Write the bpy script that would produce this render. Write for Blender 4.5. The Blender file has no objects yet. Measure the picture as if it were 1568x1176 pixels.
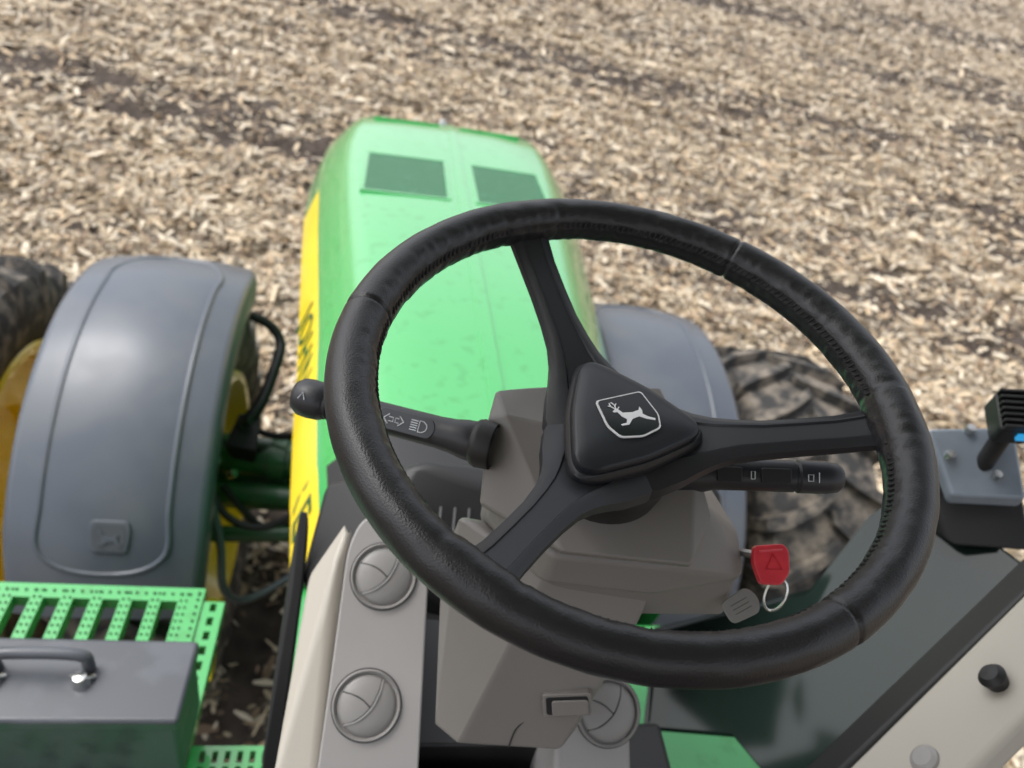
import bpy, bmesh, math, random
import numpy as np
from mathutils import Vector, Matrix
random.seed(7); rng=np.random.default_rng(7)
scn=bpy.context.scene
scn.view_settings.view_transform='Standard'; scn.view_settings.look='None'; scn.view_settings.exposure=0
rad=math.radians
# ---------------------------------------------------------------- materials
def mat(name,col,rough=.5,metal=0,spec=.5,coat=0,coatr=.05,bump=None,var=None,bump2=None):
    m=bpy.data.materials.new(name); m.use_nodes=True; nt=m.node_tree; b=nt.nodes["Principled BSDF"]
    b.inputs["Base Color"].default_value=(*col,1); b.inputs["Roughness"].default_value=rough
    b.inputs["Metallic"].default_value=metal; b.inputs["Specular IOR Level"].default_value=spec
    b.inputs["Coat Weight"].default_value=coat; b.inputs["Coat Roughness"].default_value=coatr
    tc=nt.nodes.new("ShaderNodeTexCoord")
    last=None
    for bp in (bump,bump2):
        if not bp: continue
        kind,scale,strength,dist=bp
        if kind=='noise':
            t=nt.nodes.new("ShaderNodeTexNoise"); t.inputs["Scale"].default_value=scale; t.inputs["Detail"].default_value=3; o=t.outputs[0]
        else:
            t=nt.nodes.new("ShaderNodeTexVoronoi"); t.inputs["Scale"].default_value=scale; o=t.outputs["Distance"]
        nt.links.new(tc.outputs["Object"],t.inputs["Vector"])
        bn=nt.nodes.new("ShaderNodeBump"); bn.inputs["Strength"].default_value=strength; bn.inputs["Distance"].default_value=dist
        nt.links.new(o,bn.inputs["Height"])
        if last: nt.links.new(last,bn.inputs["Normal"])
        last=bn.outputs[0]
    if last: nt.links.new(last,b.inputs["Normal"])
    if var:
        scale,col2,lo,hi=var[:4]
        t=nt.nodes.new("ShaderNodeTexNoise"); t.inputs["Scale"].default_value=scale; t.inputs["Detail"].default_value=5
        nt.links.new(tc.outputs["Object"],t.inputs["Vector"])
        r=nt.nodes.new("ShaderNodeMapRange"); r.inputs[1].default_value=lo; r.inputs[2].default_value=hi
        nt.links.new(t.outputs[0],r.inputs[0])
        mx=nt.nodes.new("ShaderNodeMix"); mx.data_type='RGBA'
        mx.inputs[6].default_value=(*col,1); mx.inputs[7].default_value=(*col2,1)
        nt.links.new(r.outputs[0],mx.inputs[0]); nt.links.new(mx.outputs[2],b.inputs["Base Color"])
        if len(var)>4:
            r2=nt.nodes.new("ShaderNodeMapRange"); r2.inputs[1].default_value=lo; r2.inputs[2].default_value=hi
            r2.inputs[3].default_value=rough; r2.inputs[4].default_value=var[4]
            nt.links.new(t.outputs[0],r2.inputs[0]); nt.links.new(r2.outputs[0],b.inputs["Roughness"])
    return m
M={}
M['leather']=mat("leather_black",(.012,.012,.014),.36,spec=.55,bump=('voronoi',850,.30,.0005),bump2=('noise',70,.12,.001))
M['thread']=mat("thread_black",(.012,.012,.012),.7)
M['plastic']=mat("plastic_black",(.019,.020,.024),.40,bump=('noise',1500,.08,.0002))
M['plate']=mat("hub_plate",(.016,.018,.023),.36,bump=('noise',1800,.06,.0002))
M['gloss']=mat("gloss_black",(.006,.007,.009),.12)
M['white']=mat("white_print",(.8,.8,.8),.4)
M['icon']=mat("icon_print",(.6,.63,.65),.5)
M['iconpanel']=mat("icon_panel",(.04,.044,.05),.5)
M['taupe']=mat("plastic_taupe",(.178,.166,.154),.46,bump=('noise',1300,.1,.0003),var=(6,(.19,.178,.166),.4,.6))
M['taupe_l']=mat("plastic_greige",(.30,.288,.278),.46,bump=('noise',1300,.1,.0003),var=(5,(.33,.315,.305),.4,.6))
M['taupe_v']=mat("vent_greige",(.25,.24,.23),.42)
M['cream']=mat("trim_cream",(.44,.41,.355),.55,bump=('noise',900,.1,.0003))
M['dark']=mat("rubber_dark",(.012,.012,.013),.5)
M['red']=mat("key_red",(.65,.035,.05),.38,var=(60,(.55,.025,.04),.4,.6))
M['steel']=mat("steel",(.6,.6,.58),.25,metal=1)
M['keym']=mat("key_nickel",(.30,.295,.28),.45,metal=1,bump=('noise',300,.3,.0006))
M['green']=mat("paint_green",(.045,.38,.092),.2,coat=1,coatr=.025,var=(22,(.034,.325,.068),.57,.66,.26))
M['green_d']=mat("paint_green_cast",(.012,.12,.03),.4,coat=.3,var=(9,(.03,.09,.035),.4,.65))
M['mesh']=mat("grille_green",(.014,.125,.048),.3,spec=.5,bump=('voronoi',260,.5,.003),var=(30,(.05,.20,.11),.60,.70))
M['yellow']=mat("paint_yellow",(.86,.64,.01),.35,coat=.4,var=(6,(.8,.58,.01),.45,.65))
M['fender']=mat("fender_grey",(.082,.096,.12),.28,bump=('noise',700,.05,.0005),var=(4,(.10,.112,.13),.45,.65,.42))
M['fender_i']=mat("fender_inlay",(.06,.068,.082),.4,var=(6,(.075,.082,.095),.4,.6,.5))
M['box']=mat("toolbox_grey",(.060,.066,.078),.34,var=(9,(.082,.090,.104),.48,.56,.5))
M['tyre']=mat("tyre_muddy",(.03,.029,.028),.75,bump=('noise',40,.5,.01),var=(14,(.20,.17,.135),.44,.68))
M['glassdark']=mat("tinted_panel",(.008,.015,.013),.10,var=(3,(.014,.026,.021),.4,.6))  # dark green painted for the dim interior reflected in the side glass
M['paleblue']=mat("bracket_galvanised",(.25,.29,.34),.32,metal=.3,var=(12,(.20,.235,.275),.4,.6))
lb=bpy.data.materials.new("lamp_blue"); lb.use_nodes=True
_b=lb.node_tree.nodes["Principled BSDF"]; _b.inputs["Base Color"].default_value=(.02,.3,.7,1); _b.inputs["Emission Color"].default_value=(.05,.5,1,1); _b.inputs["Emission Strength"].default_value=.5  # emission stands in for a blue reflection on the lamp housing
M['blue']=lb
# ---------------------------------------------------------------- helpers
def link(o,parent=None):
    bpy.context.collection.objects.link(o)
    if parent is not None: o.parent=parent
    return o
def empty(name,mtx=None):
    o=bpy.data.objects.new(name,None); o.empty_display_size=.1
    bpy.context.collection.objects.link(o)
    if mtx is not None: o.matrix_world=mtx
    return o
def mesh(name,V,F,m,parent=None,bevel=0,seg=3,ang=35,smooth=True,sub=0,mi=None):
    me=bpy.data.meshes.new(name); me.from_pydata([tuple(v) for v in V],[],[tuple(f) for f in F]); me.validate()
    ms=m if isinstance(m,(list,tuple)) else [m]
    for k in ms: me.materials.append(M[k] if isinstance(k,str) else k)
    if mi is not None:
        for p,i in zip(me.polygons,mi): p.material_index=i
    if smooth:
        me.polygons.foreach_set("use_smooth",[True]*len(me.polygons))
        me.set_sharp_from_angle(angle=rad(ang))
    o=bpy.data.objects.new(name,me); link(o,parent)
    if bevel:
        b=o.modifiers.new("bev",'BEVEL'); b.width=bevel; b.segments=seg; b.limit_method='ANGLE'; b.angle_limit=rad(22); b.harden_normals=True
    if sub:
        s=o.modifiers.new("sub",'SUBSURF'); s.levels=sub; s.render_levels=sub
    return o
def hull(name,pts,m,parent=None,bevel=.004,seg=3):
    bm=bmesh.new()
    for p in pts: bm.verts.new(p)
    r=bmesh.ops.convex_hull(bm,input=bm.verts)
    bmesh.ops.delete(bm,geom=[g for g in r['geom_interior'] if isinstance(g,bmesh.types.BMVert)],context='VERTS')
    bmesh.ops.dissolve_limit(bm,angle_limit=rad(9),verts=bm.verts,edges=bm.edges)
    bm.normal_update()
    V=[v.co.copy() for v in bm.verts]; bm.verts.index_update(); F=[[v.index for v in f.verts] for f in bm.faces]
    bm.free()
    return mesh(name,V,F,m,parent,bevel,seg)
def boxp(name,lo,hi,m,parent=None,bevel=.004):
    x0,y0,z0=lo; x1,y1,z1=hi
    V=[(x0,y0,z0),(x1,y0,z0),(x1,y1,z0),(x0,y1,z0),(x0,y0,z1),(x1,y0,z1),(x1,y1,z1),(x0,y1,z1)]
    F=[(0,3,2,1),(4,5,6,7),(0,1,5,4),(1,2,6,5),(2,3,7,6),(3,0,4,7)]
    return mesh(name,V,F,m,parent,bevel)
def sweep(name,path,r,m,parent=None,n=16,closed=False,caps=True,sub=6):
    P=[Vector(p) for p in path]
    rs=r if isinstance(r,(list,tuple)) else [r]*len(P)
    if sub>1 and len(P)>2:
        Q=[];RR=[]
        cnt=len(P) if closed else len(P)-1
        for i in range(cnt):
            g=(lambda k:P[k%len(P)]) if closed else (lambda k:P[max(0,min(len(P)-1,k))])
            p0,p1,p2,p3=g(i-1),g(i),g(i+1),g(i+2)
            for s in range(sub):
                t=s/sub
                Q.append(.5*((2*p1)+(p2-p0)*t+(2*p0-5*p1+4*p2-p3)*t*t+(3*p1-p0-3*p2+p3)*t**3))
                RR.append(rs[i%len(P)]*(1-t)+rs[(i+1)%len(P)]*t)
        if not closed: Q.append(P[-1]); RR.append(rs[-1])
        P,rs=Q,RR
    N=len(P); V=[];F=[]
    up=Vector((0,0,1)); prev=None
    for i in range(N):
        a=P[(i-1)%N] if (closed or i>0) else P[0]; b=P[(i+1)%N] if (closed or i<N-1) else P[-1]
        t=(b-a).normalized()
        if prev is None:
            x=t.cross(up) if abs(t.z)<.9 else t.cross(Vector((1,0,0)))
        else: x=prev-t*prev.dot(t)
        x.normalize(); y=t.cross(x); prev=x
        for k in range(n):
            A=2*math.pi*k/n; V.append(P[i]+(x*math.cos(A)+y*math.sin(A))*rs[i])
    for i in range(N if closed else N-1):
        for k in range(n):
            j=(i+1)%N; F.append((i*n+k,i*n+(k+1)%n,j*n+(k+1)%n,j*n+k))
    if caps and not closed:
        F.append(tuple(range(n))[::-1]); F.append(tuple((N-1)*n+k for k in range(n)))
    return mesh(name,V,F,m,parent)
def revolve(name,prof,m,parent=None,n=48,mtx=None,ang=35):
    V=[];F=[]
    for (r,z) in prof:
        for k in range(n):
            a=2*math.pi*k/n; v=Vector((r*math.cos(a),r*math.sin(a),z)); V.append(mtx@v if mtx else v)
    for i in range(len(prof)-1):
        for k in range(n): F.append((i*n+k,i*n+(k+1)%n,(i+1)*n+(k+1)%n,(i+1)*n+k))
    return mesh(name,V,F,m,parent,ang=ang)
def prism(name,poly,z0,z1,m,parent=None,bevel=0,mtx=None,seg=2):
    n=len(poly); V=[Vector((p[0],p[1],z0)) for p in poly]+[Vector((p[0],p[1],z1)) for p in poly]
    if mtx: V=[mtx@v for v in V]
    F=[tuple(range(n))[::-1],tuple(range(n,2*n))]+[(i,(i+1)%n,n+(i+1)%n,n+i) for i in range(n)]
    return mesh(name,V,F,m,parent,bevel,seg)
def frame(o,x,n):
    x=Vector(x).normalized(); n=Vector(n); n=(n-x*n.dot(x)).normalized(); y=n.cross(x)
    return Matrix(((x.x,y.x,n.x,o[0]),(x.y,y.y,n.y,o[1]),(x.z,y.z,n.z,o[2]),(0,0,0,1)))
def rpoly(pts,r,s=5):
    out=[];n=len(pts)
    for i in range(n):
        p=Vector(pts[i]);a=Vector(pts[i-1]);b=Vector(pts[(i+1)%n])
        da=(a-p);db=(b-p);ra=min(r,da.length*.45,db.length*.45)
        A=p+da.normalized()*ra;B=p+db.normalized()*ra
        for k in range(s+1):
            t=k/s; q=A*(1-t)**2+p*2*t*(1-t)+B*t*t; out.append((q.x,q.y))
    return out
# ---------------------------------------------------------------- noise
_G=rng.random((256,256))
def vn(x,y):
    xi=np.floor(x).astype(int);yi=np.floor(y).astype(int);fx=x-xi;fy=y-yi
    fx=fx*fx*(3-2*fx);fy=fy*fy*(3-2*fy)
    g=lambda a,b:_G[a%256,b%256]
    return (g(xi,yi)*(1-fx)+g(xi+1,yi)*fx)*(1-fy)+(g(xi,yi+1)*(1-fx)+g(xi+1,yi+1)*fx)*fy
RA=rad(-17); rd=(math.cos(RA),math.sin(RA)); rn=(-rd[1],rd[0])
def rowc(x,y): return x*rd[0]+y*rd[1], x*rn[0]+y*rn[1]
def hill(x,y):
    d=np.clip(np.hypot(x,y)-14,0,None); D1=60.
    return np.where(d<D1,.085*d*d/(2*D1),.085*(d-D1/2))*np.clip((420-d)/200,0,1)
def height(x,y):
    u,v=rowc(x,y); r=np.hypot(x,y); fade=np.clip((45-r)/25,0,1)
    h=.035*np.sin(v*2*math.pi/.76)+.08*(vn(x*2.1+9,y*2.1+5)-.5)+.07*(vn(x*6.3,y*6.3)-.5)+.05*(vn(x*15,y*15)-.5)
    return h*fade+hill(x,y)
def resid(x,y):
    u,v=rowc(x,y)
    b=.5+.5*np.sin(v*2*math.pi/.76+1.5*vn(u*.3,v*.5))
    l=vn(u*.09+3,v*.50+7); l5=vn(u*.12+63,v*1.0+17); l2=vn(u*.5+31,v*2.4+17); l3=vn(x*2.3+50,y*2.3+80); l4=vn(x*7+20,y*7+10)
    s_=.22*b+.85*l+.55*l5+.25*l2+.30*l3+.45*l4
    return np.clip((s_-1.02)*2.0,0,1)
# ---------------------------------------------------------------- field
s=np.linspace(-1,1,640); gx=np.sinh(s*5.6)/np.sinh(5.6)*900
X,Y=np.meshgrid(gx+1.5,gx+6.0,indexing='ij'); Zh=height(X,Y)
n=len(gx); co=np.stack([X,Y,Zh],-1).reshape(-1,3)
idx=np.arange(n*n).reshape(n,n); q=np.stack([idx[:-1,:-1],idx[1:,:-1],idx[1:,1:],idx[:-1,1:]],-1).reshape(-1,4)
def npmesh(name,co,q,m,col=None):
    me=bpy.data.meshes.new(name); me.vertices.add(len(co)); me.vertices.foreach_set("co",co.astype(np.float32).ravel())
    k=q.shape[1]; me.loops.add(q.size); me.loops.foreach_set("vertex_index",q.astype(np.int32).ravel())
    me.polygons.add(len(q)); me.polygons.foreach_set("loop_start",np.arange(0,q.size,k,dtype=np.int32))
    me.update(calc_edges=True)
    if col is not None:
        a=me.color_attributes.new("Col",'FLOAT_COLOR','POINT'); a.data.foreach_set("color",col.astype(np.float32).ravel())
    me.materials.append(m); me.polygons.foreach_set("use_smooth",[True]*len(q))
    o=bpy.data.objects.new(name,me); bpy.context.collection.objects.link(o); return o
gm=bpy.data.materials.new("soil_and_chaff"); gm.use_nodes=True; nt=gm.node_tree; B=nt.nodes["Principled BSDF"]; B.inputs["Roughness"].default_value=.9; B.inputs["Specular IOR Level"].default_value=.2
def N(t,**k):
    x=nt.nodes.new(t)
    for a,b in k.items(): setattr(x,a,b)
    return x
L=lambda a,b:nt.links.new(a,b)
tc=N("ShaderNodeTexCoord")
fine=N("ShaderNodeTexNoise"); fine.inputs["Scale"].default_value=22; fine.inputs["Detail"].default_value=6; fine.inputs["Roughness"].default_value=.75; L(tc.outputs["Object"],fine.inputs["Vector"])
vor=N("ShaderNodeTexVoronoi"); vor.inputs["Scale"].default_value=9; L(tc.outputs["Object"],vor.inputs["Vector"])
cov=N("ShaderNodeAttribute"); cov.attribute_name="Col"
thr=N("ShaderNodeMath",operation='MULTIPLY_ADD'); L(cov.outputs["Fac"],thr.inputs[0]); thr.inputs[1].default_value=.45; L(fine.outputs[0],thr.inputs[2])
rg=N("ShaderNodeMapRange"); rg.inputs[1].default_value=.64; rg.inputs[2].default_value=.94; rg.inputs[4].default_value=.9; L(thr.outputs[0],rg.inputs[0])
soil=N("ShaderNodeMix",data_type='RGBA'); soil.inputs[6].default_value=(.040,.031,.026,1); soil.inputs[7].default_value=(.105,.083,.068,1); L(vor.outputs["Distance"],soil.inputs[0])
mx=N("ShaderNodeMix",data_type='RGBA'); L(rg.outputs[0],mx.inputs[0]); L(soil.outputs[2],mx.inputs[6]); mx.inputs[7].default_value=(.37,.31,.235,1)
L(mx.outputs[2],B.inputs["Base Color"])
bp=N("ShaderNodeBump"); bp.inputs["Distance"].default_value=.03; bp.inputs["Strength"].default_value=.8; L(fine.outputs[0],bp.inputs["Height"]); L(bp.outputs[0],B.inputs["Normal"])
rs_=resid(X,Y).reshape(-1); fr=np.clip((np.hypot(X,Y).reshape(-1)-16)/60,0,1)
cv=rs_*(1-.2*fr)+.42*fr  # cover lifted with distance, painting the washed-out haze into the far ground
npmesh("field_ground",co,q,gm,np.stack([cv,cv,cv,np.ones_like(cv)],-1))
# crop residue
K=900000
ang=rng.uniform(-1.0,1.15,K)
u=rng.random(K); r0_,r1_=5.0,48.0; A1=(r0_**2-.3)/2; A2=r0_*(r1_-r0_); 
rr=np.where(u<A1/(A1+A2),np.sqrt(.3+2*u*(A1+A2)),r0_+(u*(A1+A2)-A1)/r0_)
hx=-.28+rr*np.sin(ang+.22); hy=0.2+rr*np.cos(ang+.22)
keep=rng.random(K)<np.clip(resid(hx,hy)*.80+.05,0,1)
hx,hy,rr=hx[keep],hy[keep],rr[keep]; K=len(hx)
sc=np.clip(rr/6,1,None)**.45
big=rng.random(K)**2.3
ln=(.016+.072*big)*sc; wd=(.0065+.016*rng.random(K)*(.45+big))*sc
yaw=rng.uniform(0,2*math.pi,K); pit=rng.normal(0,.28,K); rol=rng.normal(0,.45,K); curl=rng.normal(0,.3,K)
hz=height(hx,hy)+.008+rng.random(K)**2*.045
dx=np.stack([np.cos(yaw)*np.cos(pit),np.sin(yaw)*np.cos(pit),np.sin(pit)],-1)
px=np.stack([-np.sin(yaw),np.cos(yaw),np.zeros(K)],-1); nz=np.cross(dx,px)
sx=px*np.cos(rol)[:,None]+nz*np.sin(rol)[:,None]; nn=np.cross(dx,sx)
c0=np.stack([hx,hy,hz],-1)
def pt(a,b,h): return c0+dx*(ln*a)[:,None]+sx*(wd*b)[:,None]+nn*(h*ln*curl)[:,None]
V=np.stack([pt(-1,-.6,0),pt(-1,.6,0),pt(0,-1,.35),pt(0,1,.35),pt(1,-.5,0),pt(1,.5,0)],1).reshape(-1,3)
base=np.arange(K)[:,None]*6
Q=np.concatenate([base+np.array([0,2,3,1]),base+np.array([2,4,5,3])],0)
pal=np.array([(.60,.49,.34),(.49,.37,.24),(.70,.61,.47),(.30,.215,.14),(.54,.465,.36),(.18,.125,.085)])
ci=rng.choice(6,K,p=[.26,.19,.20,.14,.12,.09]); c=pal[ci]*rng.uniform(.72,1.12,(K,1))
farf=np.clip((rr-10)/25,0,1)[:,None]; c=c*(1-farf*.4)+np.array([.50,.44,.365])*farf*.4  # distant flakes blended paler, haze painted into their colour
col=np.repeat(np.concatenate([np.clip(c,0,.8),np.ones((K,1))],1),6,axis=0)
rm=bpy.data.materials.new("corn_residue"); rm.use_nodes=True; b=rm.node_tree.nodes["Principled BSDF"]; b.inputs["Roughness"].default_value=.7; b.inputs["Specular IOR Level"].default_value=.3
at=rm.node_tree.nodes.new("ShaderNodeAttribute"); at.attribute_name="Col"; rm.node_tree.links.new(at.outputs["Color"],b.inputs["Base Color"])
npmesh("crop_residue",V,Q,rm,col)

# ================================================================ tractor exterior
T=empty("tractor")
st=[(1.02,2.155,.215),(1.27,2.14,.245),(1.30,2.135,.25),(1.6,2.115,.28),(1.9,2.095,.305),(2.2,2.07,.335),(2.7,2.03,.385),(3.1,2.0,.42),(3.4,1.98,.437),(3.62,1.967,.437),(3.80,1.95,.425),(3.93,1.915,.40),(4.0,1.84,.37),(4.03,1.70,.34),(4.04,1.2,.33)]
V=[];F=[];mi=[]
def sec(y,zc,w):
    h=[(0,zc),(w*.5,zc-.004),(w-.03,zc-.010),(w,zc-.022),(w+.035,zc-.045),(w+.11,zc-.135),(w+.128,zc-.155),(w+.185,zc-.30),(w+.18,zc-.33),(w+.10,zc-.45),(w+.06,1.25)]
    if y>4.01: h=[(a if i<5 else w+.05+(a-w)*.3,b) for i,(a,b) in enumerate(h)]
    L_=[(-a,y,b) for a,b in h[::-1]]; return L_+[(a,y,b) for a,b in h[1:]]
S=[sec(*x) for x in st]; m_=len(S[0])
for k in S: V+=k
for i in range(len(S)-1):
    ym=(st[i][0]+st[i+1][0])/2
    for j in range(m_-1):
        F.append((i*m_+j,i*m_+j+1,(i+1)*m_+j+1,(i+1)*m_+j))
        side=min(j,m_-2-j)
        k=0
        if side==3 and ym<3.1: k=1
        if side>=5 and ym<1.285: k=2
        mi.append(k)
mesh("hood_shell",V,F,['green','yellow','dark'],T,ang=28,mi=mi)
hull("engine_block",[(a*x,y,z) for a in(-1,1) for x,y,z in[(.30,.9,1.9),(.30,.9,.9),(.34,3.7,1.6),(.34,3.7,1.0)]],'dark',T,.02)
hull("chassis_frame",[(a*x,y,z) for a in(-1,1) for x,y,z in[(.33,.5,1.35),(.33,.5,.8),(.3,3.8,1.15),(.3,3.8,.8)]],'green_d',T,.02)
def zt(y): return float(np.interp(y,[s_[0] for s_ in st],[s_[1] for s_ in st]))
def strip(name,x0,x1,ys,dz,m,th=.006,b=.002):
    V=[];F=[]
    for y in ys:
        for x in (x0,x1): V.append((x,y,zt(y)+dz-.006*abs(x)/.4))
        for x in (x1,x0): V.append((x,y,zt(y)+dz-th-.02))
    for i in range(len(ys)-1):
        for j in range(4): F.append((i*4+j,i*4+(j+1)%4,(i+1)*4+(j+1)%4,(i+1)*4+j))
    F.append((3,2,1,0)); k=(len(ys)-1)*4; F.append((k,k+1,k+2,k+3))
    return mesh(name,V,[f[::-1] for f in F],m,T,b)
strip("hood_spine",-.004,.036,[1.31,1.6,1.9,2.2,2.7,3.1,3.4,3.62,3.80,3.9],.006,'green')
for sgn,nm in((-1,'l'),(1,'r')):
    a,b_=(-.370,-.03) if sgn<0 else (.062,.375)
    for q_,(xa,xb,ya,yb) in enumerate([(a,b_,2.735,2.75),(a,b_,3.21,3.225),(a,a+.015,2.75,3.21),(b_-.015,b_,2.75,3.21)]):
        strip("screen_frame_%s%d"%(nm,q_),xa,xb,[ya,yb],.0038,'green',b=.0015)
    strip("screen_%s"%nm,a+.015,b_-.015,[2.75,3.21],.002,'mesh')
    strip("front_lip_%s"%nm,(-.36 if sgn<0 else .06),(-.04 if sgn<0 else .36),[3.80,3.86],.006,'green',b=.003)
revolve("hood_latch",[(0,.03),(.014,.027),(.02,.015),(.022,0)],'steel',T,20,Matrix.Translation((-.02,3.93,zt(3.93)-.005)))
cu=bpy.data.curves.new("decal",'FONT'); cu.body="JOHN DEERE"; cu.size=.15; cu.space_character=1.2; cu.extrude=.001; cu.materials.append(M['green_d'])
to=bpy.data.objects.new("decal_tmp",cu); bpy.context.collection.objects.link(to)
dg=bpy.context.evaluated_depsgraph_get(); me=bpy.data.meshes.new_from_object(to.evaluated_get(dg)); bpy.data.objects.remove(to)
do=bpy.data.objects.new("hood_decal",me); link(do,T)
p0=Vector((-(float(np.interp(2.15,[s_[0] for s_ in st],[s_[2] for s_ in st]))+.176),2.15,zt(2.15)-.285)); p1=Vector((-(float(np.interp(1.12,[s_[0] for s_ in st],[s_[2] for s_ in st]))+.176),1.12,zt(1.12)-.285))
fx=(p1-p0).normalized(); upv=Vector((.057,0,.145)); nv=fx.cross(upv).normalized()
mt=frame(p0+nv*.006,fx,nv); do.matrix_world=mt
def fender(name,x0,x1,inner):
    P=empty(name)  ; P.parent=T
    cy,cz,R_=2.37,.85,.87
    V=[];F=[]
    angs=np.linspace(50,164,36)
    prof=[(-.5,-.10),(-.5,-.03),(-.485,-.008),(-.45,0),(-.33,.006),(-.30,.012),(0,.016),(.30,.012),(.33,.006),(.45,0),(.485,-.008),(.5,-.03),(.5,-.10)]
    w=x1-x0; cx=(x0+x1)/2
    for A_ in angs:
        t=(A_-50)/114; taper=1-.36*max(0,(.22-t)/.22)**1.7-.05*max(0,(t-.85)/.15)
        drop=-.05*max(0,(.10-t)/.10)
        for (a,h) in prof:
            r=R_+h+drop; V.append((cx+a*w*taper,cy+r*math.cos(rad(A_)),cz+r*math.sin(rad(A_))))
    k=len(prof)
    for i in range(len(angs)-1):
        for j in range(k-1): F.append((i*k+j,(i+1)*k+j,(i+1)*k+j+1,i*k+j+1))
    F.append(tuple(range(k))); F.append(tuple((len(angs)-1)*k+j for j in range(k))[::-1])
    o=mesh("shell",V,F,'fender',P,ang=50)
    path=[]
    def fp(a,A_,h=.008): return (cx+a*w,cy+(R_+h)*math.cos(rad(A_)),cz+(R_+h)*math.sin(rad(A_)))
    for A_ in np.linspace(80,150,10): path.append(fp(-.31,A_))
    for a in (-.15,.15): path.append(fp(a,154,.010))
    for A_ in np.linspace(150,80,10): path.append(fp(.31,A_))
    for a in (.17,-.17): path.append(fp(a,70,.011))
    sweep("ridge",path,.009,'fender',P,10,closed=True,sub=4)
    bp_=rpoly([(-.05,-.045),(.05,-.045),(.058,.02),(.05,.05),(-.05,.05),(-.058,.02)],.015)
    A_=147; nrm=Vector((0,math.cos(rad(A_)),math.sin(rad(A_)))); o_=Vector((cx+.02,cy,cz))+nrm*(R_+.012)
    mtb=frame(o_,(1,0,0),nrm); prism("badge",bp_,0,.010,'fender',P,.003,mtb)
    prism("badge_inner",[(x*.80,y*.80) for x,y in bp_],0.0102,.0115,'fender_i',P,0,mtb)
    prism("badge_mark",[(x*.048,y*.048) for x,y in [(-.66,.30),(-.52,.50),(-.42,.38),(-.30,.14),(.10,.06),(.40,.10),(.54,.2),(.47,-.12),(.80,-.5),(.50,-.38),(.28,-.20),(-.05,-.24),(-.32,-.46),(-.62,-.44),(-.38,-.32),(-.42,.0),(-.48,.2)]],.0117,.015,'fender',P,0,mtb)
    V=[];F=[]
    for A_ in np.linspace(60,162,20):
        for a in(-.40,.40): V.append((cx+a*w,cy+(R_-.04)*math.cos(rad(A_)),cz+(R_-.04)*math.sin(rad(A_))))
    for i in range(19): F.append((i*2,i*2+1,i*2+3,i*2+2))
    mesh("liner",V,F,'dark',P)
fender("front_fender",-1.285,-.72,1); fender("front_fender_r",.46,1.04,-1)
def tyre(name,cx,w=.46,R_=.79,face=1,cy=2.37,cz=.80):
    P=empty(name); P.parent=T
    hw=w/2; k_=R_/.79
    prof=[(-.8*hw,.47),(-1.0*hw,.54),(-1.08*hw,.62),(-1.02*hw,.69),(-.88*hw,.735),(-.45*hw,.752),(0,.757)]
    prof=prof+[(-a,b) for a,b in prof[-2::-1]]
    n=72;V=[];F=[]
    for k in range(n):
        A_=2*math.pi*k/n
        for a,r in prof: V.append((cx+a,cy+k_*r*math.cos(A_),cz+k_*r*math.sin(A_)))
    m2=len(prof)
    for k in range(n):
        for j in range(m2-1):
            a=k*m2+j;b=((k+1)%n)*m2+j; F.append((a,a+1,b+1,b))
    NL=23
    for sd in(-1,1):
        for i in range(NL):
            t0=2*math.pi*(i+(.5 if sd>0 else 0))/NL
            segs=[(-.05*hw,0,.75,.795),(.35*hw,.10,.748,.796),(.78*hw,.17,.73,.79),(1.03*hw,.19,.68,.755),(1.08*hw,.19,.63,.66)]
            b0=len(V)
            for (x,dt,rl,rh) in segs:
                for (dd,r) in((-.036,rl),(-.030,rh),(.030,rh),(.036,rl)):
                    A_=t0+dt+dd; V.append((cx+sd*x,cy+k_*r*math.cos(A_),cz+k_*r*math.sin(A_)))
            for s_ in range(4):
                for j in range(3):
                    a=b0+s_*4+j;f=(a,a+1,a+5,a+4); F.append(f if sd<0 else f[::-1])
            F.append((b0,b0+1,b0+2,b0+3)); e=b0+16; F.append((e,e+1,e+2,e+3))
    mesh("tread",V,F,'tyre',P,ang=40)
    prf=[(.47,.8),(.50,.92),(.49,.98),(.46,.96),(.44,.75),(.42,.55),(.24,.40),(.22,.20),(.12,.15),(.0,.15)]
    V=[];F=[];n=48
    for sd in(-1,1):
        b0=len(V)
        for r,a in prf:
            for k in range(n):
                A_=2*math.pi*k/n; V.append((cx+sd*a*hw,cy+r*k_*math.cos(A_),cz+r*k_*math.sin(A_)))
        for i in range(len(prf)-1):
            for k in range(n): F.append((b0+i*n+k,b0+i*n+(k+1)%n,b0+(i+1)*n+(k+1)%n,b0+(i+1)*n+k))
    mesh("rim",V,F,'yellow',P)
tyre("front_wheel",-1.02,w=.44); tyre("front_wheel_r",.78,w=.44); tyre("front_wheel_outer_l",-1.72,w=.40,R_=.82,cy=2.40,cz=.83); tyre("front_wheel_outer_r",1.45,w=.5)
AX=empty("front_axle"); AX.parent=T
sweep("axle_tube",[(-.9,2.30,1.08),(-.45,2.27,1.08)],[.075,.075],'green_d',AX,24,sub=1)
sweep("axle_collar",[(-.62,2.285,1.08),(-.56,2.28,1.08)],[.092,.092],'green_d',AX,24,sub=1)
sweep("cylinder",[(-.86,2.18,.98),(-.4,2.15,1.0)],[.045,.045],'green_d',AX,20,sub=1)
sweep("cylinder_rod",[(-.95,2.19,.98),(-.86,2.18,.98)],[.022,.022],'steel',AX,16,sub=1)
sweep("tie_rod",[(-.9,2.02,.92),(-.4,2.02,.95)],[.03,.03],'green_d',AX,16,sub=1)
sweep("axle_beam",[(-1.0,2.4,.85),(1.3,2.4,.85)],[.13,.13],'green_d',AX,20,sub=1)
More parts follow.
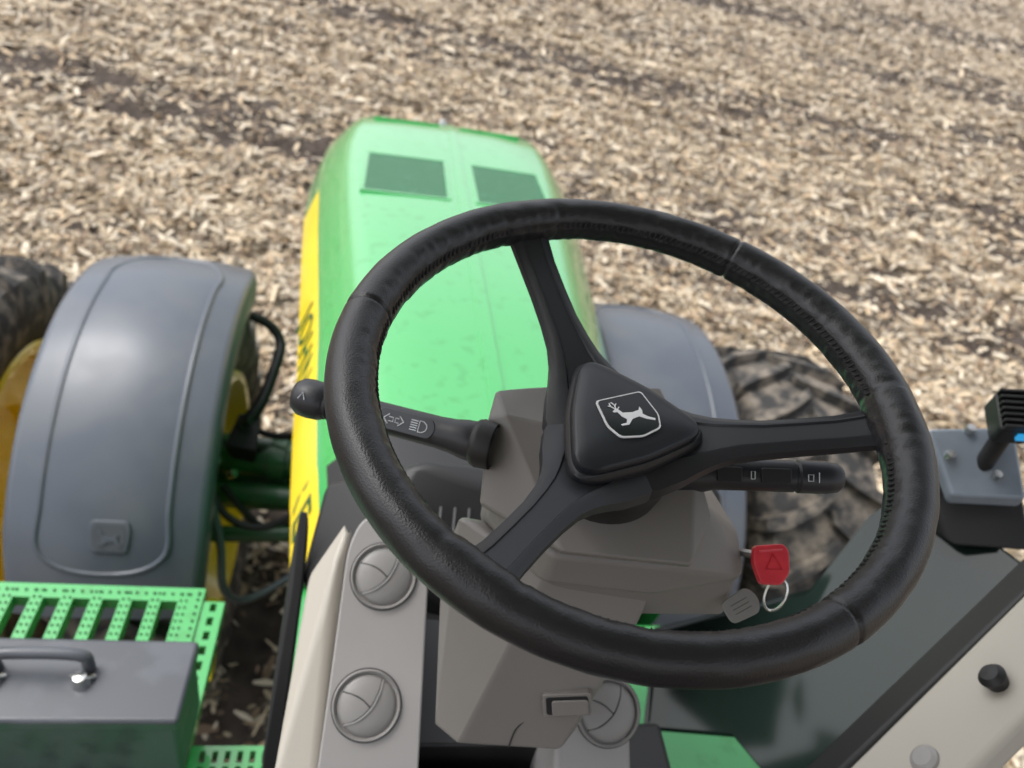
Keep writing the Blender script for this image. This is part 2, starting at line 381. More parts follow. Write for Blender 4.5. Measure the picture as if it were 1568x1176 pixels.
sweep("fender_arm",[(-.79,2.62,1.52),(-.68,2.62,1.47),(-.63,2.58,1.41),(-.64,2.46,1.36),(-.67,2.33,1.30),(-.73,2.26,1.24)],[.018,.019,.02,.022,.024,.026],'dark',AX,12)
hull("fender_bracket",[(-.78,2.2,1.2),(-.66,2.18,1.2),(-.66,2.3,1.27),(-.74,2.3,1.28),(-.76,2.22,1.12),(-.67,2.2,1.12)],'dark',AX,.006)
for i,(x,y,z) in enumerate([(-.79,2.2,1.22),(-.80,2.16,1.16),(-.70,2.24,1.29),(-.735,2.12,1.14),(-.65,2.2,1.2)]):
    sweep("bolt%d"%i,[(x-.012,y,z-.01),(x+.012,y-.01,z+.012)],[.016,.014],'steel' if i%2 else 'dark',AX,8,sub=1)
for i,pts in enumerate([[(-.82,2.1,1.15),(-.74,2.0,1.05),(-.6,1.98,1.02),(-.42,2.05,1.1)],[(-.76,1.9,1.22),(-.72,1.82,1.1),(-.7,1.75,.95),(-.62,1.8,.85),(-.4,1.95,.9)],[(-.78,2.15,1.05),(-.62,2.06,.93),(-.45,2.1,.98)],[(-.7,2.3,1.2),(-.58,2.25,1.22),(-.48,2.2,1.3),(-.4,2.25,1.4)]]):
    sweep("hose%d"%i,pts,.014,'dark' if i!=1 else 'fender',AX,10)
hull("yellow_strut",[(-.74,1.62,1.02),(-.70,1.62,1.02),(-.74,1.5,.8),(-.70,1.5,.8),(-.74,1.68,1.0),(-.70,1.68,1.0),(-.74,1.56,.78),(-.7,1.56,.78)],'yellow',AX,.004)

# step platform (perforated tread)
PL=empty("step_platform"); PL.parent=T
def plate_with_slots(x0,x1,y0,y1,z,th,sl,name,m):
    xs=sorted(set([x0,x1]+[v for s_ in sl for v in(s_[0],s_[1])])); ys=sorted(set([y0,y1]+[v for s_ in sl for v in(s_[2],s_[3])]))
    V=[];F=[];ix={}
    def vid(x,y,zz):
        k=(round(x,5),round(y,5),zz)
        if k not in ix: ix[k]=len(V);V.append((x,y,z if zz else z-th))
        return ix[k]
    solid={}
    for i in range(len(xs)-1):
        for j in range(len(ys)-1):
            mx_=(xs[i]+xs[i+1])/2;my=(ys[j]+ys[j+1])/2
            solid[i,j]=not any(s_[0]<mx_<s_[1] and s_[2]<my<s_[3] for s_ in sl)
    for (i,j),ok in solid.items():
        if not ok: continue
        a,b,c,d=xs[i],xs[i+1],ys[j],ys[j+1]
        F.append((vid(a,c,1),vid(b,c,1),vid(b,d,1),vid(a,d,1)))
        for (di,dj,p,q2) in((-1,0,(a,d),(a,c)),(1,0,(b,c),(b,d)),(0,-1,(a,c),(b,c)),(0,1,(b,d),(a,d))):
            if not solid.get((i+di,j+dj),False):
                F.append((vid(*p,0),vid(*q2,0),vid(*q2,1),vid(*p,1)))
    return mesh(name,V,F,m,PL,smooth=False)
sl=[]
x=-.640
while x>-1.5:
    sl.append((x-.034,x,.88,1.095)); sl.append((x-.034,x,.60,.84)); x-=.0575
plate_with_slots(-1.55,-.590,.5,1.13,1.75,.03,sl,"tread_plate",'green')
V=[];F=[]
def bump(x,y,z,r=.0035):
    b0=len(V)
    for k in range(6):
        a=k*math.pi/3; V.append((x+r*math.cos(a),y+r*math.sin(a),z)); 
    for k in range(6):
        a=k*math.pi/3; V.append((x+.6*r*math.cos(a),y+.6*r*math.sin(a),z+.004))
    for k in range(6): F.append((b0+k,b0+(k+1)%6,b0+6+(k+1)%6,b0+6+k))
    F.append(tuple(b0+6+k for k in range(6)))
x=-.640+.0117
while x>-1.5:
    for y in np.arange(.62,1.12,.017): bump(x-.0055,y,1.7505,.0028); bump(x+.0055,y,1.7505,.0028)
    x-=.0575
for y in np.arange(.56,1.12,.018): bump(-.600,y,1.7505)
for x in np.arange(-1.5,-.6,.018): bump(x,1.113,1.7505)
mesh("tread_studs",V,F,'green_d',PL)
plate_with_slots(-.588,-.545,.5,1.10,1.745,.03,[(-.573,-.560,y,y+.02) for y in np.arange(.55,1.08,.035)],"edge_plate",'green')
plate_with_slots(-.543,-.36,.45,.78,1.745,.03,[(x,x+.010,y,y+.022) for x in np.arange(-.525,-.40,.022) for y in (.56,.6,.64,.68,.72,.748)],"near_plate",'green')
hull("platform_beam",[(x,y,z) for x in(-.40,-.33) for y,z in((.3,1.9),(1.05,1.9),(.3,1.3),(1.05,1.3))],'green',PL,.01)
boxp("step_riser",(-1.5,.45,1.2),(-.50,.50,1.72),'green_d',PL,.006)
TB=empty("toolbox")
boxp("case",(-1.10,.715,1.765),(-.54,.855,1.935),'box',TB,.01)
boxp("lid",(-1.106,.708,1.925),(-.534,.861,1.952),'box',TB,.008)
sweep("handle",[(-.835,.80,1.955),(-.835,.80,1.985),(-.815,.80,1.995),(-.74,.80,1.997),(-.70,.80,1.99),(-.695,.80,1.97),(-.695,.80,1.955)],.010,'box',TB,12)
for i,x in enumerate((-.835,-.700)):
    revolve("clamp%d"%i,[(0,.022),(.010,.02),(.013,.01),(.016,0)],'steel',TB,16,Matrix.Translation((x,.775,1.952)))
    sweep("clip%d"%i,[(x-.018,.785,1.956),(x,.77,1.970),(x+.018,.785,1.956)],.004,'steel',TB,8)

# ================================================================ cab
CB=empty("cab_frame"); 
hull("windshield_cowl",[(-.33,.86,2.36),(-.27,.72,2.37),(-.20,.83,2.44),(-.10,.80,2.43),(-.355,.73,2.27),(-.33,.86,2.2),(.3,.86,2.4),(.3,.72,2.3),(.3,.9,2.2),(-.1,.65,2.3)],'dark',CB,.012)
for i in range(6): sweep("cowl_louvre%d"%i,[(-.19+i*.02,.70,2.400-.002*i),(-.185+i*.02,.76,2.420)],.0032,'dark',CB,8,sub=1)
hull("gasket",[(-.365,.80,2.36),(-.345,.80,2.36),(-.365,.72,2.28),(-.345,.72,2.28),(-.385,.58,2.08),(-.365,.58,2.08),(-.385,.50,1.95),(-.365,.50,1.95),(-.36,.60,2.05)],'dark',CB,.006)
boxp("lower_cab",(-.35,-.2,1.6),(.20,.60,2.15),'dark',CB,.01)
boxp("roof_liner",(-.85,-1.3,3.72),(.85,.75,3.78),'cream',CB,.01)  # cab roof above the view, added to block light from the zenith sky
boxp("roof_shell",(-.95,-1.4,3.79),(.95,.95,3.95),'green',CB,.05)  # unseen outer skin of the roof added to shade the cab
boxp("rear_bulkhead",(-.80,-1.35,1.7),(.80,-1.25,2.5),'dark',CB,.02)
for sx_ in (-1,1): sweep("rear_post",[(sx_*.82,-1.3,1.7),(sx_*.82,-1.3,3.75)],.05,'dark',CB,12,sub=1)
def plate(name,pts,th,m,parent,bevel=.004):
    P=[Vector(p) for p in pts]; nr=(P[1]-P[0]).cross(P[2]-P[0]).normalized()
    if nr.z<0: nr=-nr; 
    n=len(P); V=P+[p-nr*th for p in P]
    F=[tuple(range(n)),tuple(range(n,2*n))[::-1]]+[(i,n+i,n+(i+1)%n,(i+1)%n) for i in range(n)]
    o=mesh(name,V,F,m,parent,0)
    bm=bmesh.new(); bm.from_mesh(o.data); bmesh.ops.recalc_face_normals(bm,faces=bm.faces); bm.to_mesh(o.data); bm.free()
    if bevel:
        b=o.modifiers.new("bev",'BEVEL'); b.width=bevel; b.segments=3; b.limit_method='ANGLE'
    return o
plate("side_window",[(.532,.7645,2.520),(.534,.806,2.406),(.480,.775,2.260),(.226,.761,2.161),(.219,.657,2.03),(.320,.590,2.129),(.375,.45,2.15),(.609,.600,2.527)],.01,'glassdark',CB,.003)  # opaque sheet, its dark colour painted as a reflection of the interior
boxp("tank_cover",(.12,.35,1.6),(.75,.95,1.93),'green',T,.03)
e=Vector((.232,.124,.244))
A0=Vector((.256,.411,2.380));T0=Vector((.269,.384,2.434));I0=Vector((.329,.326,2.546))
plate("window_seal",[A0-e*.5,A0+e*1.6,T0+e*1.6,T0-e*.5],.02,'dark',CB,.006)
e2=Vector((.18,.10,.193))
plate("pillar_trim",[T0-e2*.6+Vector((.004,0,.004)),T0+e2*2.2+Vector((.004,0,.004)),I0+e2*2.2,I0-e2*.6],.03,'cream',CB,.008)
tn=(e2.cross(I0-T0)).normalized(); tn=tn if tn.z>0 else -tn
for i,p in enumerate([Vector((.360,.372,2.532)),Vector((.318,.352,2.505))]):
    revolve("trim_cap%d"%i,[(0,.010),(.010,.0095),(.0145,.006),(.016,0)],'taupe_l',CB,24,frame(p+tn*.004,e2,tn))
revolve("trim_knob",[(0,.045),(.009,.044),(.014,.038),(.010,.022),(.017,.012),(.018,0)],'dark',CB,24,frame(Vector((.402,.388,2.568)),e2,tn))
WL=empty("work_lamp")
mtl=frame(Vector((.556,.705,2.703)),(1,-.3,.25),(-.45,-.35,.8))
prism("housing",rpoly([(-.032,-.028),(.032,-.028),(.032,.028),(-.032,.028)],.008),-.03,.010,'dark',WL,.003,mtl)
for i in range(7):
    y=-.026+i*.0085; prism("fin%d"%i,[(-.030,y-.0018),(.030,y-.0018),(.030,y+.0018),(-.030,y+.0018)],.010,.022,'dark',WL,.001,mtl)
prism("led",[(-.010,-.034),(.008,-.034),(.008,-.0295),(-.010,-.0295)],-.006,.006,'blue',WL,0,mtl)  # glowing strip painted in for the blue reflection, not a light source
BR=empty("lamp_bracket")
hull("plate",[(.49,.76,2.63),(.60,.74,2.66),(.60,.66,2.60),(.52,.69,2.57),(.49,.76,2.61),(.60,.74,2.64),(.60,.66,2.58),(.52,.69,2.55)],'paleblue',BR,.006)
sweep("post",[(.56,.71,2.56),(.555,.71,2.68)],[.012,.012],'dark',BR,16,sub=1)
for i,p in enumerate([(.515,.725,2.607),(.565,.69,2.607),(.54,.745,2.640)]): sweep("bolt%d"%i,[p,(p[0]-.002,p[1]-.003,p[2]+.010)],.006,'steel',BR,8,sub=1)
hull("base",[(.50,.74,2.57),(.62,.70,2.60),(.62,.62,2.54),(.54,.66,2.50),(.50,.74,2.50),(.62,.70,2.50)],'dark',BR,.006)
# ---------------------------------------------------------------- dashboard
DB=empty("dashboard")
pn=Vector((0,-.603,.797))
def dpanel(name,poly2,o0,m,th=.12,bevel=.008):
    mt=frame(o0,(1,0,0),pn); prism(name,poly2,-th,0,m,DB,bevel,mt); return mt
o0=Vector((-.245,.567,2.505))
mtL=dpanel("vent_panel",rpoly([(-.062,-.36),(.052,-.36),(.050,.0),(.046,.025),(.010,.072),(-.028,.065),(-.042,.03),(-.048,-.10)],.018),o0,'taupe_l')
mtR=dpanel("vent_panel_r",rpoly([(-.06,-.36),(.030,-.36),(.026,.06),(-.06,.06)],.015),Vector((.006,.441,2.447)),'taupe_l')
def vent(name,mt,x,y,r=.034):
    q=mt@Matrix.Translation((x,y,0))
    revolve(name+"_gap",[(r*1.10,0.0004),(r*1.06,.0006)],'dark',DB,48,q)
    revolve(name+"_bezel",[(r*1.07,0.0002),(r*1.06,.003),(r*1.02,.005),(r*.97,.003),(r*.955,-.004)],'taupe_v',DB,48,q)
    revolve(name+"_ball",[(r*.955,-.004),(r*.92,.001),(r*.8,.0035),(r*.6,.0062),(r*.3,.0080),(0,.0086)],'taupe_v',DB,48,q,ang=60)
    def h(x,y): return np.interp(math.hypot(x,y)/r,[0,.3,.6,.8,.92],[.0086,.0080,.0062,.0035,.001])
    def arc(nm,pts,w,m_):
        q2=q@Matrix.Rotation(rad(-35),4,'Z')
        sweep(nm,[q2@Vector((a*r,b*r,h(a*r,b*r)+.0001)) for a,b in pts],w,m_,DB,6)
    arc(name+"_seam_a",[(-.25,-.86),(.0,-.5),(.12,0),(.05,.5),(-.1,.88)],.0007,'dark')
    arc(name+"_seam_b",[(-.85,-.12),(-.5,.02),(-.2,.06),(.11,.02)],.0007,'dark')
    arc(name+"_lip",[(-.20,-.86),(.05,-.5),(.17,0),(.10,.5),(-.05,.88)],.0014,'taupe_v')
vent("vent_a",mtL,0,0); vent("vent_b",mtL,-.008,-.134); vent("vent_c",mtR,0,0)
hull("side_trim",[(-.285,.66,2.51),(-.33,.62,2.44),(-.345,.40,2.36),(-.30,.40,2.36),(-.345,.2,2.2),(-.29,.2,2.2),(-.30,.60,2.49),(-.34,.6,2.2),(-.29,.6,2.2)],'cream',DB,.008)
boxp("centre_dark",(-.20,.45,2.2),(-.05,.62,2.36),'dark',DB,.004)  # black box standing in for the shade in the gap between panels
boxp("low_trim",(-.20,.28,2.2),(-.04,.43,2.34),'taupe',DB,.006)
# ---------------------------------------------------------------- steering column
SC=empty("steering_column")
A=(-.172,.522,2.811);B_=(-.123,.519,2.822);Cc=(-.168,.486,2.812);D_=(-.180,.493,2.802);E=(-.181,.451,2.745);Fp=(-.121,.394,2.754);G=(-.021,.377,2.764);Hh=(0,.412,2.784);I_=(-.017,.442,2.819);J=(-.03,.52,2.83)
lo=lambda p,d=.022:(p[0]+.003,p[1]+.006,p[2]-d)
hull("upper_shroud",[A,B_,Cc,D_,E,Fp,G,Hh,I_,J,lo(E,.01),lo(Fp,.01),lo(G,.01),lo(Hh,.01),(-.17,.52,2.75),(-.02,.52,2.76)],'taupe',SC,.008,4)
hull("lower_shroud",[(-.172,.462,2.735),(-.172,.464,2.715),(-.122,.406,2.735),(-.124,.406,2.700),(-.033,.390,2.745),(-.033,.392,2.706),(.053,.404,2.718),(.051,.440,2.738),(.006,.43,2.775),(-.02,.40,2.755),(-.165,.53,2.75),(.04,.50,2.74),(-.16,.53,2.64),(.03,.50,2.66)],'taupe',SC,.006,3)
hull("neck",[(-.12,.410,2.70),(-.03,.402,2.70),(.05,.41,2.715),(.056,.41,2.66),(-.03,.415,2.65),(-.12,.43,2.65),(-.12,.5,2.7),(.04,.5,2.7),(.04,.5,2.62),(-.1,.5,2.62)],'taupe',SC,.006)
hull("trunk",[(-.19,.478,2.70),(-.12,.415,2.70),(-.02,.41,2.69),(-.196,.480,2.607),(-.190,.397,2.496),(-.170,.373,2.505),(-.074,.360,2.517),(-.061,.373,2.539),(-.041,.399,2.580),(-.032,.419,2.646),(-.18,.55,2.6),(-.04,.55,2.6),(-.17,.47,2.45),(-.07,.46,2.45)],'taupe',SC,.008,4)
lm=frame(Vector((-.079,.3745,2.573)),(1,-.10,.25),(-.16,-.955,.25))
prism("latch_frame",rpoly([(-.022,-.013),(.022,-.013),(.022,.013),(-.022,.013)],.004),-.006,.0022,'taupe',SC,.0012,lm)
prism("latch_recess",rpoly([(-.019,-.010),(.019,-.010),(.019,.010),(-.019,.010)],.003),.0022,.0026,'dark',SC,0,lm)  # flat dark plate painting the shade inside the latch hole
prism("latch_tab",rpoly([(-.014,-.010),(.019,-.010),(.019,.007),(-.014,.007)],.003),.0026,.0045,'taupe',SC,.001,lm)
sweep("trunk_seam",[(-.101,.3805,2.575),(-.106,.3765,2.553),(-.119,.3725,2.535),(-.123,.3670,2.512)],.0008,'dark',SC,6)
c=Vector((-.095,.421,2.898)); nW=Vector((-.032,-.190,.981)).normalized()
WM=frame(c,(1,-.006,.031),nW)
# ---------------------------------------------------------------- steering wheel
SW=empty("steering_wheel",WM)
RR=.1965; rt=.0170
spA=[109.5,354.5,232.0]; seams=[164.5,54.0,297.5]
nu,nv_=900,56; th=np.linspace(0,2*math.pi,nu,endpoint=False); ph=np.linspace(0,2*math.pi,nv_,endpoint=False)
TH,PH=np.meshgrid(th,ph,indexing='ij')
def grip(t): return 1+.065*np.cos(2*t)+.045*np.sin(t)
def dang(a,b): return (a-b+math.pi)%(2*math.pi)-math.pi
rad_=rt*grip(TH)
for a in seams: rad_-=.0018*np.exp(-(dang(TH,rad(a))/.0065)**2)
for a in spA:
    d=dang(TH,rad(a)); rad_+=.0022*np.exp(-(d/.16)**2)*np.clip(-np.cos(PH)+.3,0,1)
    for o2,sg_ in((.13,.02),(-.13,.02)): rad_-=.0010*np.exp(-((d-o2)/sg_)**2)*np.clip(-np.cos(PH)+.2,0,1)
rad_-=.0010*np.exp(-(dang(PH,rad(166))/.06)**2)
rad_+=.0006*(vn(TH*14,PH*2.0)-.5)+.0010*(vn(TH*40+5,PH*3)-.5)*np.clip(-np.cos(PH),0,1)
xr=RR+rad_*np.cos(PH)*.95; zz=rad_*np.sin(PH)*1.06
co=np.stack([xr*np.cos(TH),xr*np.sin(TH),zz],-1).reshape(-1,3)
id_=np.arange(nu*nv_).reshape(nu,nv_); q=np.stack([id_,np.roll(id_,-1,0),np.roll(np.roll(id_,-1,0),-1,1),np.roll(id_,-1,1)],-1).reshape(-1,4)
ro_=npmesh("rim",co,q,M['leather']); ro_.parent=SW
V=[];F=[]
def capsule(p,d,r,up):
    d=Vector(d);L_=d.length;x=d/L_;y=Vector(up).cross(x).normalized();z=x.cross(y);b0=len(V)
    rings=[(-.5,.25),(-.35,.9),(0,1),(.35,.9),(.5,.25)]
    for t,s_ in rings:
        for k in range(6):
            a=k*math.pi/3; V.append(p+x*(t*L_)+(y*math.cos(a)+z*math.sin(a))*r*s_)
    for i in range(4):
        for k in range(6): F.append((b0+i*6+k,b0+i*6+(k+1)%6,b0+(i+1)*6+(k+1)%6,b0+(i+1)*6+k))
a=0
while a<360:
    if min(abs((a-s_+180)%360-180) for s_ in spA)>6.5 and min(abs((a-s_+180)%360-180) for s_ in seams)>1.2:
        A_=rad(a); pr=rad(166); rg2=rt*float(grip(A_))
        r=RR+(rg2-.0001)*math.cos(pr)*.95; p=Vector((r*math.cos(A_),r*math.sin(A_),rg2*math.sin(pr)*1.06))
        tan=Vector((-math.sin(A_),math.cos(A_),0))
        up=Vector((math.cos(A_)*math.cos(pr),math.sin(A_)*math.cos(pr),math.sin(pr)))
        bi=up.cross(tan).normalized()
        capsule(p,(tan*.35+bi*1.0).normalized()*.0062,.0008,up)
    a+=1.5
mesh("stitching",V,F,'thread',SW)
for i,aa in enumerate(spA):
    A_=rad(aa); X_=Vector((math.cos(A_),math.sin(A_),0)); Y_=Vector((-math.sin(A_),math.cos(A_),0)); Z_=Vector((0,0,1))
    st2=[(.0,.050,-.052,.03),(.03,.046,-.050,.03),(.05,.036,-.047,.028),(.062,.0285,-.044,.026),(.075,.0225,-.040,.023),(.09,.0185,-.035,.021),(.11,.0162,-.030,.019),(.135,.0155,-.022,.018),(.16,.0158,-.014,.017),(.176,.0168,-.007,.017),(.187,.0178,-.002,.016)]
    V=[];F=[]
    for r,w,z,t in st2:
        sec_=[(-1,-t*.55),(-.98,-t*.2),(-.80,-.0025),(-.62,-.0003),(-.52,0),(-.47,-.0016),(.47,-.0016),(.52,0),(.62,-.0003),(.80,-.0025),(.98,-t*.2),(1,-t*.55),(.7,-t),(-.7,-t)]
        for y,h in sec_: V.append(X_*r+Y_*(y*w)+Z_*(z+h))
    k=len(sec_)
    for s_ in range(len(st2)-1):
        for j in range(k): F.append((s_*k+j,(s_+1)*k+j,(s_+1)*k+(j+1)%k,s_*k+(j+1)%k))
    F.append(tuple(range(k))[::-1]); F.append(tuple((len(st2)-1)*k+j for j in range(k)))
    mesh("spoke_%d"%(i+1),V,[f[::-1] for f in F],'plastic',SW,ang=30)
def tri(R_,rnd=.40,bow=.07):
    pts=[]
    sp=sorted(spA)
    cs=[Vector((R_*math.cos(rad(a)),R_*math.sin(rad(a)))) for a in sp]
    for i in range(3):
        p=cs[i];q_=cs[(i+1)%3]; pts.append(p)
        mid=(p+q_)/2; pts.append(mid*(1+bow*4*.5))
    out=[]
    for i in range(0,6,2):
        p=pts[i]; a=pts[i-1]; b=pts[i+1]
        A1_=a+(p-a)*(1-rnd); B1=b+(p-b)*(1-rnd)
        for k in range(8): out.append(a+(A1_-a)*(k/8))
        for k in range(16):
            t=k/16; out.append(A1_*(1-t)**2+p*2*t*(1-t)+B1*t*t)
        for k in range(8): out.append(B1+(b-B1)*(k/8))
    for _ in range(3):
        out=[(out[i-1]+out[i]*2+out[(i+1)%len(out)])/4 for i in range(len(out))]
    return [(v.x,v.y) for v in out]
def layers(name,lay,m,ang):
    V=[];F=[];n=96
    for R_,z in lay: V+=[Vector((x,y,z)) for x,y in tri(R_)]
    for i in range(len(lay)-1):
        for k in range(n): F.append((i*n+k,i*n+(k+1)%n,(i+1)*n+(k+1)%n,(i+1)*n+k))
    F.append(tuple((len(lay)-1)*n+k for k in range(n)))
    mesh(name,V,F,m,SW,ang=ang)
hs_=.95
layers("hub",[(r*hs_,z) for r,z in[(.055,-.100),(.062,-.085),(.070,-.066),(.078,-.054),(.080,-.046),(.0785,-.0415),(.075,-.0392)]],'plastic',35)
layers("hub_plate",[(r*hs_,z) for r,z in[(.0730,-.042),(.0730,-.0365),(.0718,-.0345),(.068,-.0332),(.055,-.0315),(.035,-.0302),(.018,-.0298)]],'plate',40)
revolve("column_collar",[(.050,-.10),(.052,-.085),(.045,-.06),(.03,-.05)],'dark',SW,40)
EM=Matrix.Translation((.004,-.001,-.0298))@Matrix.Rotation(rad(19),4,'Z')
sh=[(-.0172,.0165),(.0172,.0165),(.0192,-.0045),(.0150,-.0150),(0,-.0182),(-.0150,-.0150),(-.0192,-.0045)]
sh=[(x*1.15,y*1.15) for x,y in sh]
prism("emblem_border",rpoly(sh,.003),0,.0012,'white',SW,0,EM)
prism("emblem_field",rpoly([(x*.94,y*.94) for x,y in sh],.003),.0012,.0016,'gloss',SW,0,EM)
deer=[(-.66,.30),(-.52,.40),(-.42,.38),(-.30,.14),(.10,.06),(.40,.10),(.52,.24),(.54,.06),(.47,-.12),(.60,-.28),(.86,-.46),(.82,-.54),(.50,-.38),(.28,-.20),(-.05,-.24),(-.32,-.46),(-.62,-.44),(-.64,-.37),(-.38,-.36),(-.28,-.20),(-.42,.0),(-.48,.22),(-.62,.24)]
ds=.0188
prism("emblem_deer",[(x*ds+.0005,y*ds) for x,y in deer],.0016,.0022,'white',SW,0,EM)
for k,st_ in enumerate([[(-.47,.38),(-.60,.55),(-.58,.72)],[(-.44,.38),(-.42,.58),(-.50,.74)],[(-.43,.52),(-.32,.62)],[(-.56,.52),(-.70,.60)],[(-.38,.36),(-.28,.44)]]):
    sweep("antler%d"%k,[EM@Vector((x*ds,y*ds,.0020)) for x,y in st_],.00045,'white',SW,6,sub=1)
# ---------------------------------------------------------------- stalks
TS=empty("turn_signal_stalk")
Tt=Vector((-.342,.546,2.769)); Bb=Vector((-.176,.474,2.788)); ax=(Bb-Tt).normalized()
mts=frame(Tt,ax,(0,-.75,.66))
ms=mts@Matrix(((0,0,1,0),(1,0,0,0),(0,1,0,0),(0,0,0,1)))
revolve("lever",[(0,.0),(.008,.0005),(.0135,.003),(.0165,.008),(.0172,.016),(.0166,.026),(.0150,.030),(.0140,.0315),(.0135,.033),(.0130,.06),(.0132,.10),(.0135,.135),(.0145,.148),(.0165,.158),(.0170,.165),(.0170,.185)],'plastic',TS,40,ms)
revolve("boot",[(.0195,.184),(.0205,.172),(.0192,.168),(.017,.166)],'dark',TS,40,ms)
for k,z in enumerate((.0318,.036)): revolve("ring%d"%k,[(.0138,z-.0006),(.0146,z),(.0138,z+.0006)],'dark',TS,32,ms)
ip=mts@Matrix.Translation((.110,0,.0128))
prism("icon_panel",rpoly([(-.024,-.0085),(.022,-.0085),(.026,0),(.022,.0085),(-.024,.0085)],.004),-.002,.0012,'iconpanel',TS,.0005,ip)
def stroke(nm,pts,par,mt,r=.0004,m='icon'): sweep(nm,[mt@Vector((x,y,.0014)) for x,y in pts],r,m,par,6,sub=1)
stroke("arrow_l",[(-.020,0),(-.0155,.0042),(-.0155,.0018),(-.0115,.0018),(-.0115,-.0018),(-.0155,-.0018),(-.0155,-.0042),(-.020,0)],TS,ip)
stroke("arrow_r",[(-.002,0),(-.0065,.0042),(-.0065,.0018),(-.0095,.0018),(-.0095,-.0018),(-.0065,-.0018),(-.0065,-.0042),(-.002,0)],TS,ip)
for k in range(5): stroke("beam%d"%k,[(.004,-.004+k*.002),(.010,-.004+k*.002)],TS,ip)
stroke("lens",[(.0115,-.0048),(.0115,.0048),(.015,.0045),(.0178,.0025),(.0185,0),(.0178,-.0025),(.015,-.0045),(.0115,-.0048)],TS,ip)
i2=mts@Matrix.Translation((.016,0,.0172)); stroke("wash",[(-.003,-.003),(0,.003),(.003,-.003)],TS,i2)
WS=empty("control_stalk")
B2=Vector((-.02,.438,2.806)); T2=Vector((.102,.421,2.826)); m2_=frame(B2,T2-B2,(0,-.75,.66))@Matrix(((0,0,1,0),(1,0,0,0),(0,1,0,0),(0,0,0,1)))
revolve("lever",[(.017,-.01),(.016,.01),(.0135,.02),(.0130,.05),(.0130,.084),(.0120,.085),(.0120,.0865),(.0135,.088),(.0132,.11),(.0120,.119),(.009,.123),(0,.124)],'plastic',WS,40,m2_)
iw=frame(B2,T2-B2,(0,-.75,.66))
for k,(x,w_) in enumerate(((.030,.010),(.067,.012))):
    prism("rocker%d"%k,rpoly([(x-w_,-.006),(x+w_,-.006),(x+w_,.006),(x-w_,.006)],.002),.008,.0145,'dark',WS,.001,iw)
iw2=iw@Matrix.Translation((0,0,.0126))
stroke("mark0",[(.047,-.003),(.047,.003),(.050,.003),(.050,-.003),(.047,-.003)],WS,iw2)
stroke("mark1",[(.092,-.003),(.092,.002),(.096,.002),(.096,-.003),(.092,-.003)],WS,iw2)
stroke("mark2",[(.1005,-.004),(.1005,.004)],WS,iw2)
# ---------------------------------------------------------------- key
KY=empty("ignition_key")
mk=frame(Vector((.068,.405,2.738)),(1,.02,.14),(-.15,-.6,.75))
prism("fob",rpoly([(-.013,-.016),(.005,-.018),(.014,-.008),(.016,.010),(.012,.016),(-.014,.016),(-.017,.002)],.004),-.004,.004,'red',KY,.0015,mk)
sweep("fob_mark",[mk@Vector(p) for p in[(-.007,-.004,.0045),(.007,-.005,.0045),(.001,.008,.0045)]],.0006,'red',KY,6,closed=True,sub=1)
sweep("fob_slot",[mk@Vector(p) for p in[(-.011,.011,.0042),(.010,.011,.0042)]],.0012,'red',KY,6,sub=1)
rg_=[];cR=Vector((.081,.397,2.708))
for k in range(16):
    a=2*math.pi*k/16; rg_.append(cR+Vector((.3,-.2,.2)).normalized()*.009*math.cos(a)+Vector((.15,.45,.85)).normalized()*.015*math.sin(a))
sweep("ring",rg_,.0011,'steel',KY,8,closed=True,sub=2)
mk3=frame(Vector((.055,.397,2.691)),(.75,.2,.5),(-.3,-.6,.75))
prism("key_head",rpoly([(-.015,-.010),(.012,-.012),(.017,0),(.012,.012),(-.015,.010)],.006),-.0012,.0012,'keym',KY,.0005,mk3)
for k in range(3): sweep("key_stamp%d"%k,[mk3@Vector((-.008,-.004+k*.004,.0011)),mk3@Vector((.008,-.004+k*.004,.0011))],.0003,'dark',KY,6,sub=1)
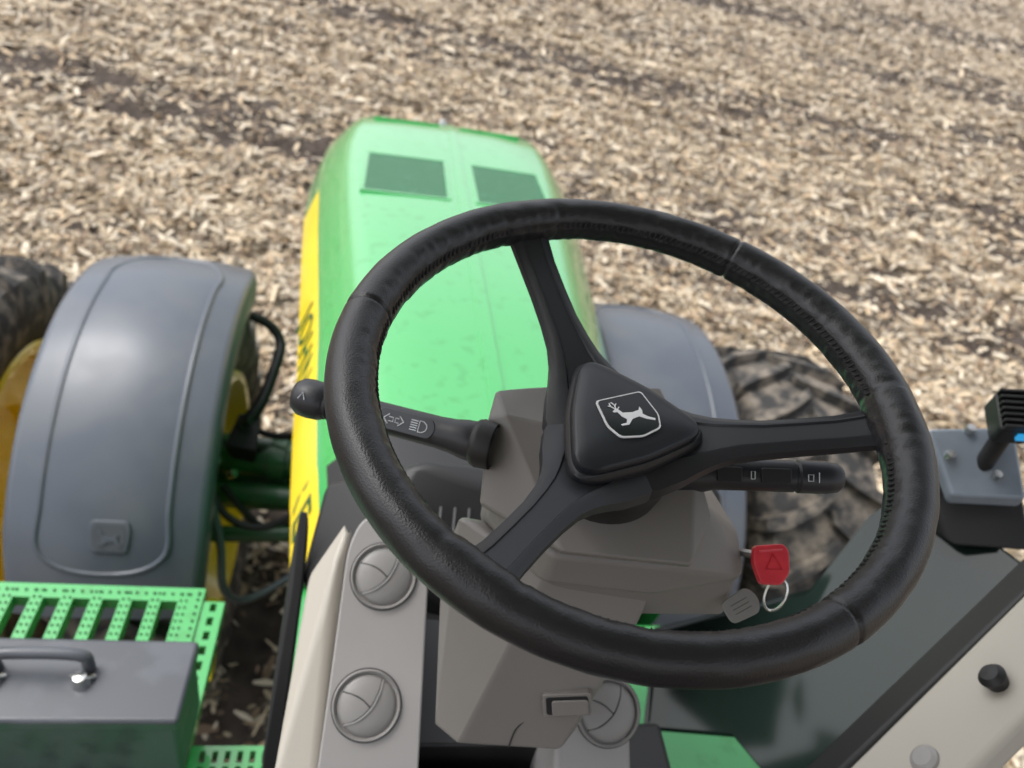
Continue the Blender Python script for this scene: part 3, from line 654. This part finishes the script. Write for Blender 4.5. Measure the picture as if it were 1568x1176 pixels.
sweep("key_blade",[mk@Vector((-.01,.008,-.004)),Vector((.045,.43,2.725))],[.004,.003],'keym',KY,8,sub=1)

# ---------------------------------------------------------------- world, sun, camera
SUN_EL,SUN_AZ=rad(60),rad(-70)
w=bpy.data.worlds.new("World"); scn.world=w; w.use_nodes=True; wn=w.node_tree; bg=wn.nodes["Background"]
sky=wn.nodes.new("ShaderNodeTexSky"); sky.sky_type='NISHITA'; sky.sun_disc=False; sky.sun_elevation=SUN_EL; sky.sun_rotation=SUN_AZ; sky.dust_density=4; sky.air_density=1.0; sky.ozone_density=1
hs=wn.nodes.new("ShaderNodeHueSaturation"); hs.inputs["Saturation"].default_value=.25; hs.inputs["Value"].default_value=1.95
wn.links.new(sky.outputs[0],hs.inputs["Color"]); wn.links.new(hs.outputs[0],bg.inputs[0]); bg.inputs[1].default_value=.15
sl_=bpy.data.lights.new("sun",'SUN'); sl_.energy=1.3; sl_.angle=rad(30); sl_.color=(1,.98,.95); so=bpy.data.objects.new("sun",sl_); bpy.context.collection.objects.link(so)
sd=Vector((math.sin(SUN_AZ)*math.cos(SUN_EL),math.cos(SUN_AZ)*math.cos(SUN_EL),math.sin(SUN_EL)))
so.rotation_euler=sd.to_track_quat('Z','Y').to_euler()
cd=bpy.data.cameras.new("camera"); cam=bpy.data.objects.new("camera",cd); bpy.context.collection.objects.link(cam); scn.camera=cam
t_,p_,r_=rad(35.5),rad(13),rad(12.5)
fw=Vector((math.sin(p_)*math.cos(t_),math.cos(p_)*math.cos(t_),-math.sin(t_))); r0=Vector((math.cos(p_),-math.sin(p_),0)); u0=r0.cross(fw)
Rv=r0*math.cos(r_)+u0*math.sin(r_); Uv=u0*math.cos(r_)-r0*math.sin(r_)
cam.matrix_world=Matrix(((Rv.x,Uv.x,-fw.x,-.28),(Rv.y,Uv.y,-fw.y,0),(Rv.z,Uv.z,-fw.z,3.2),(0,0,0,1)))
cd.lens=27.05; cd.sensor_width=36; cd.clip_start=.02; cd.clip_end=3000
cd.dof.use_dof=True; cd.dof.focus_distance=.53; cd.dof.aperture_fstop=6.6
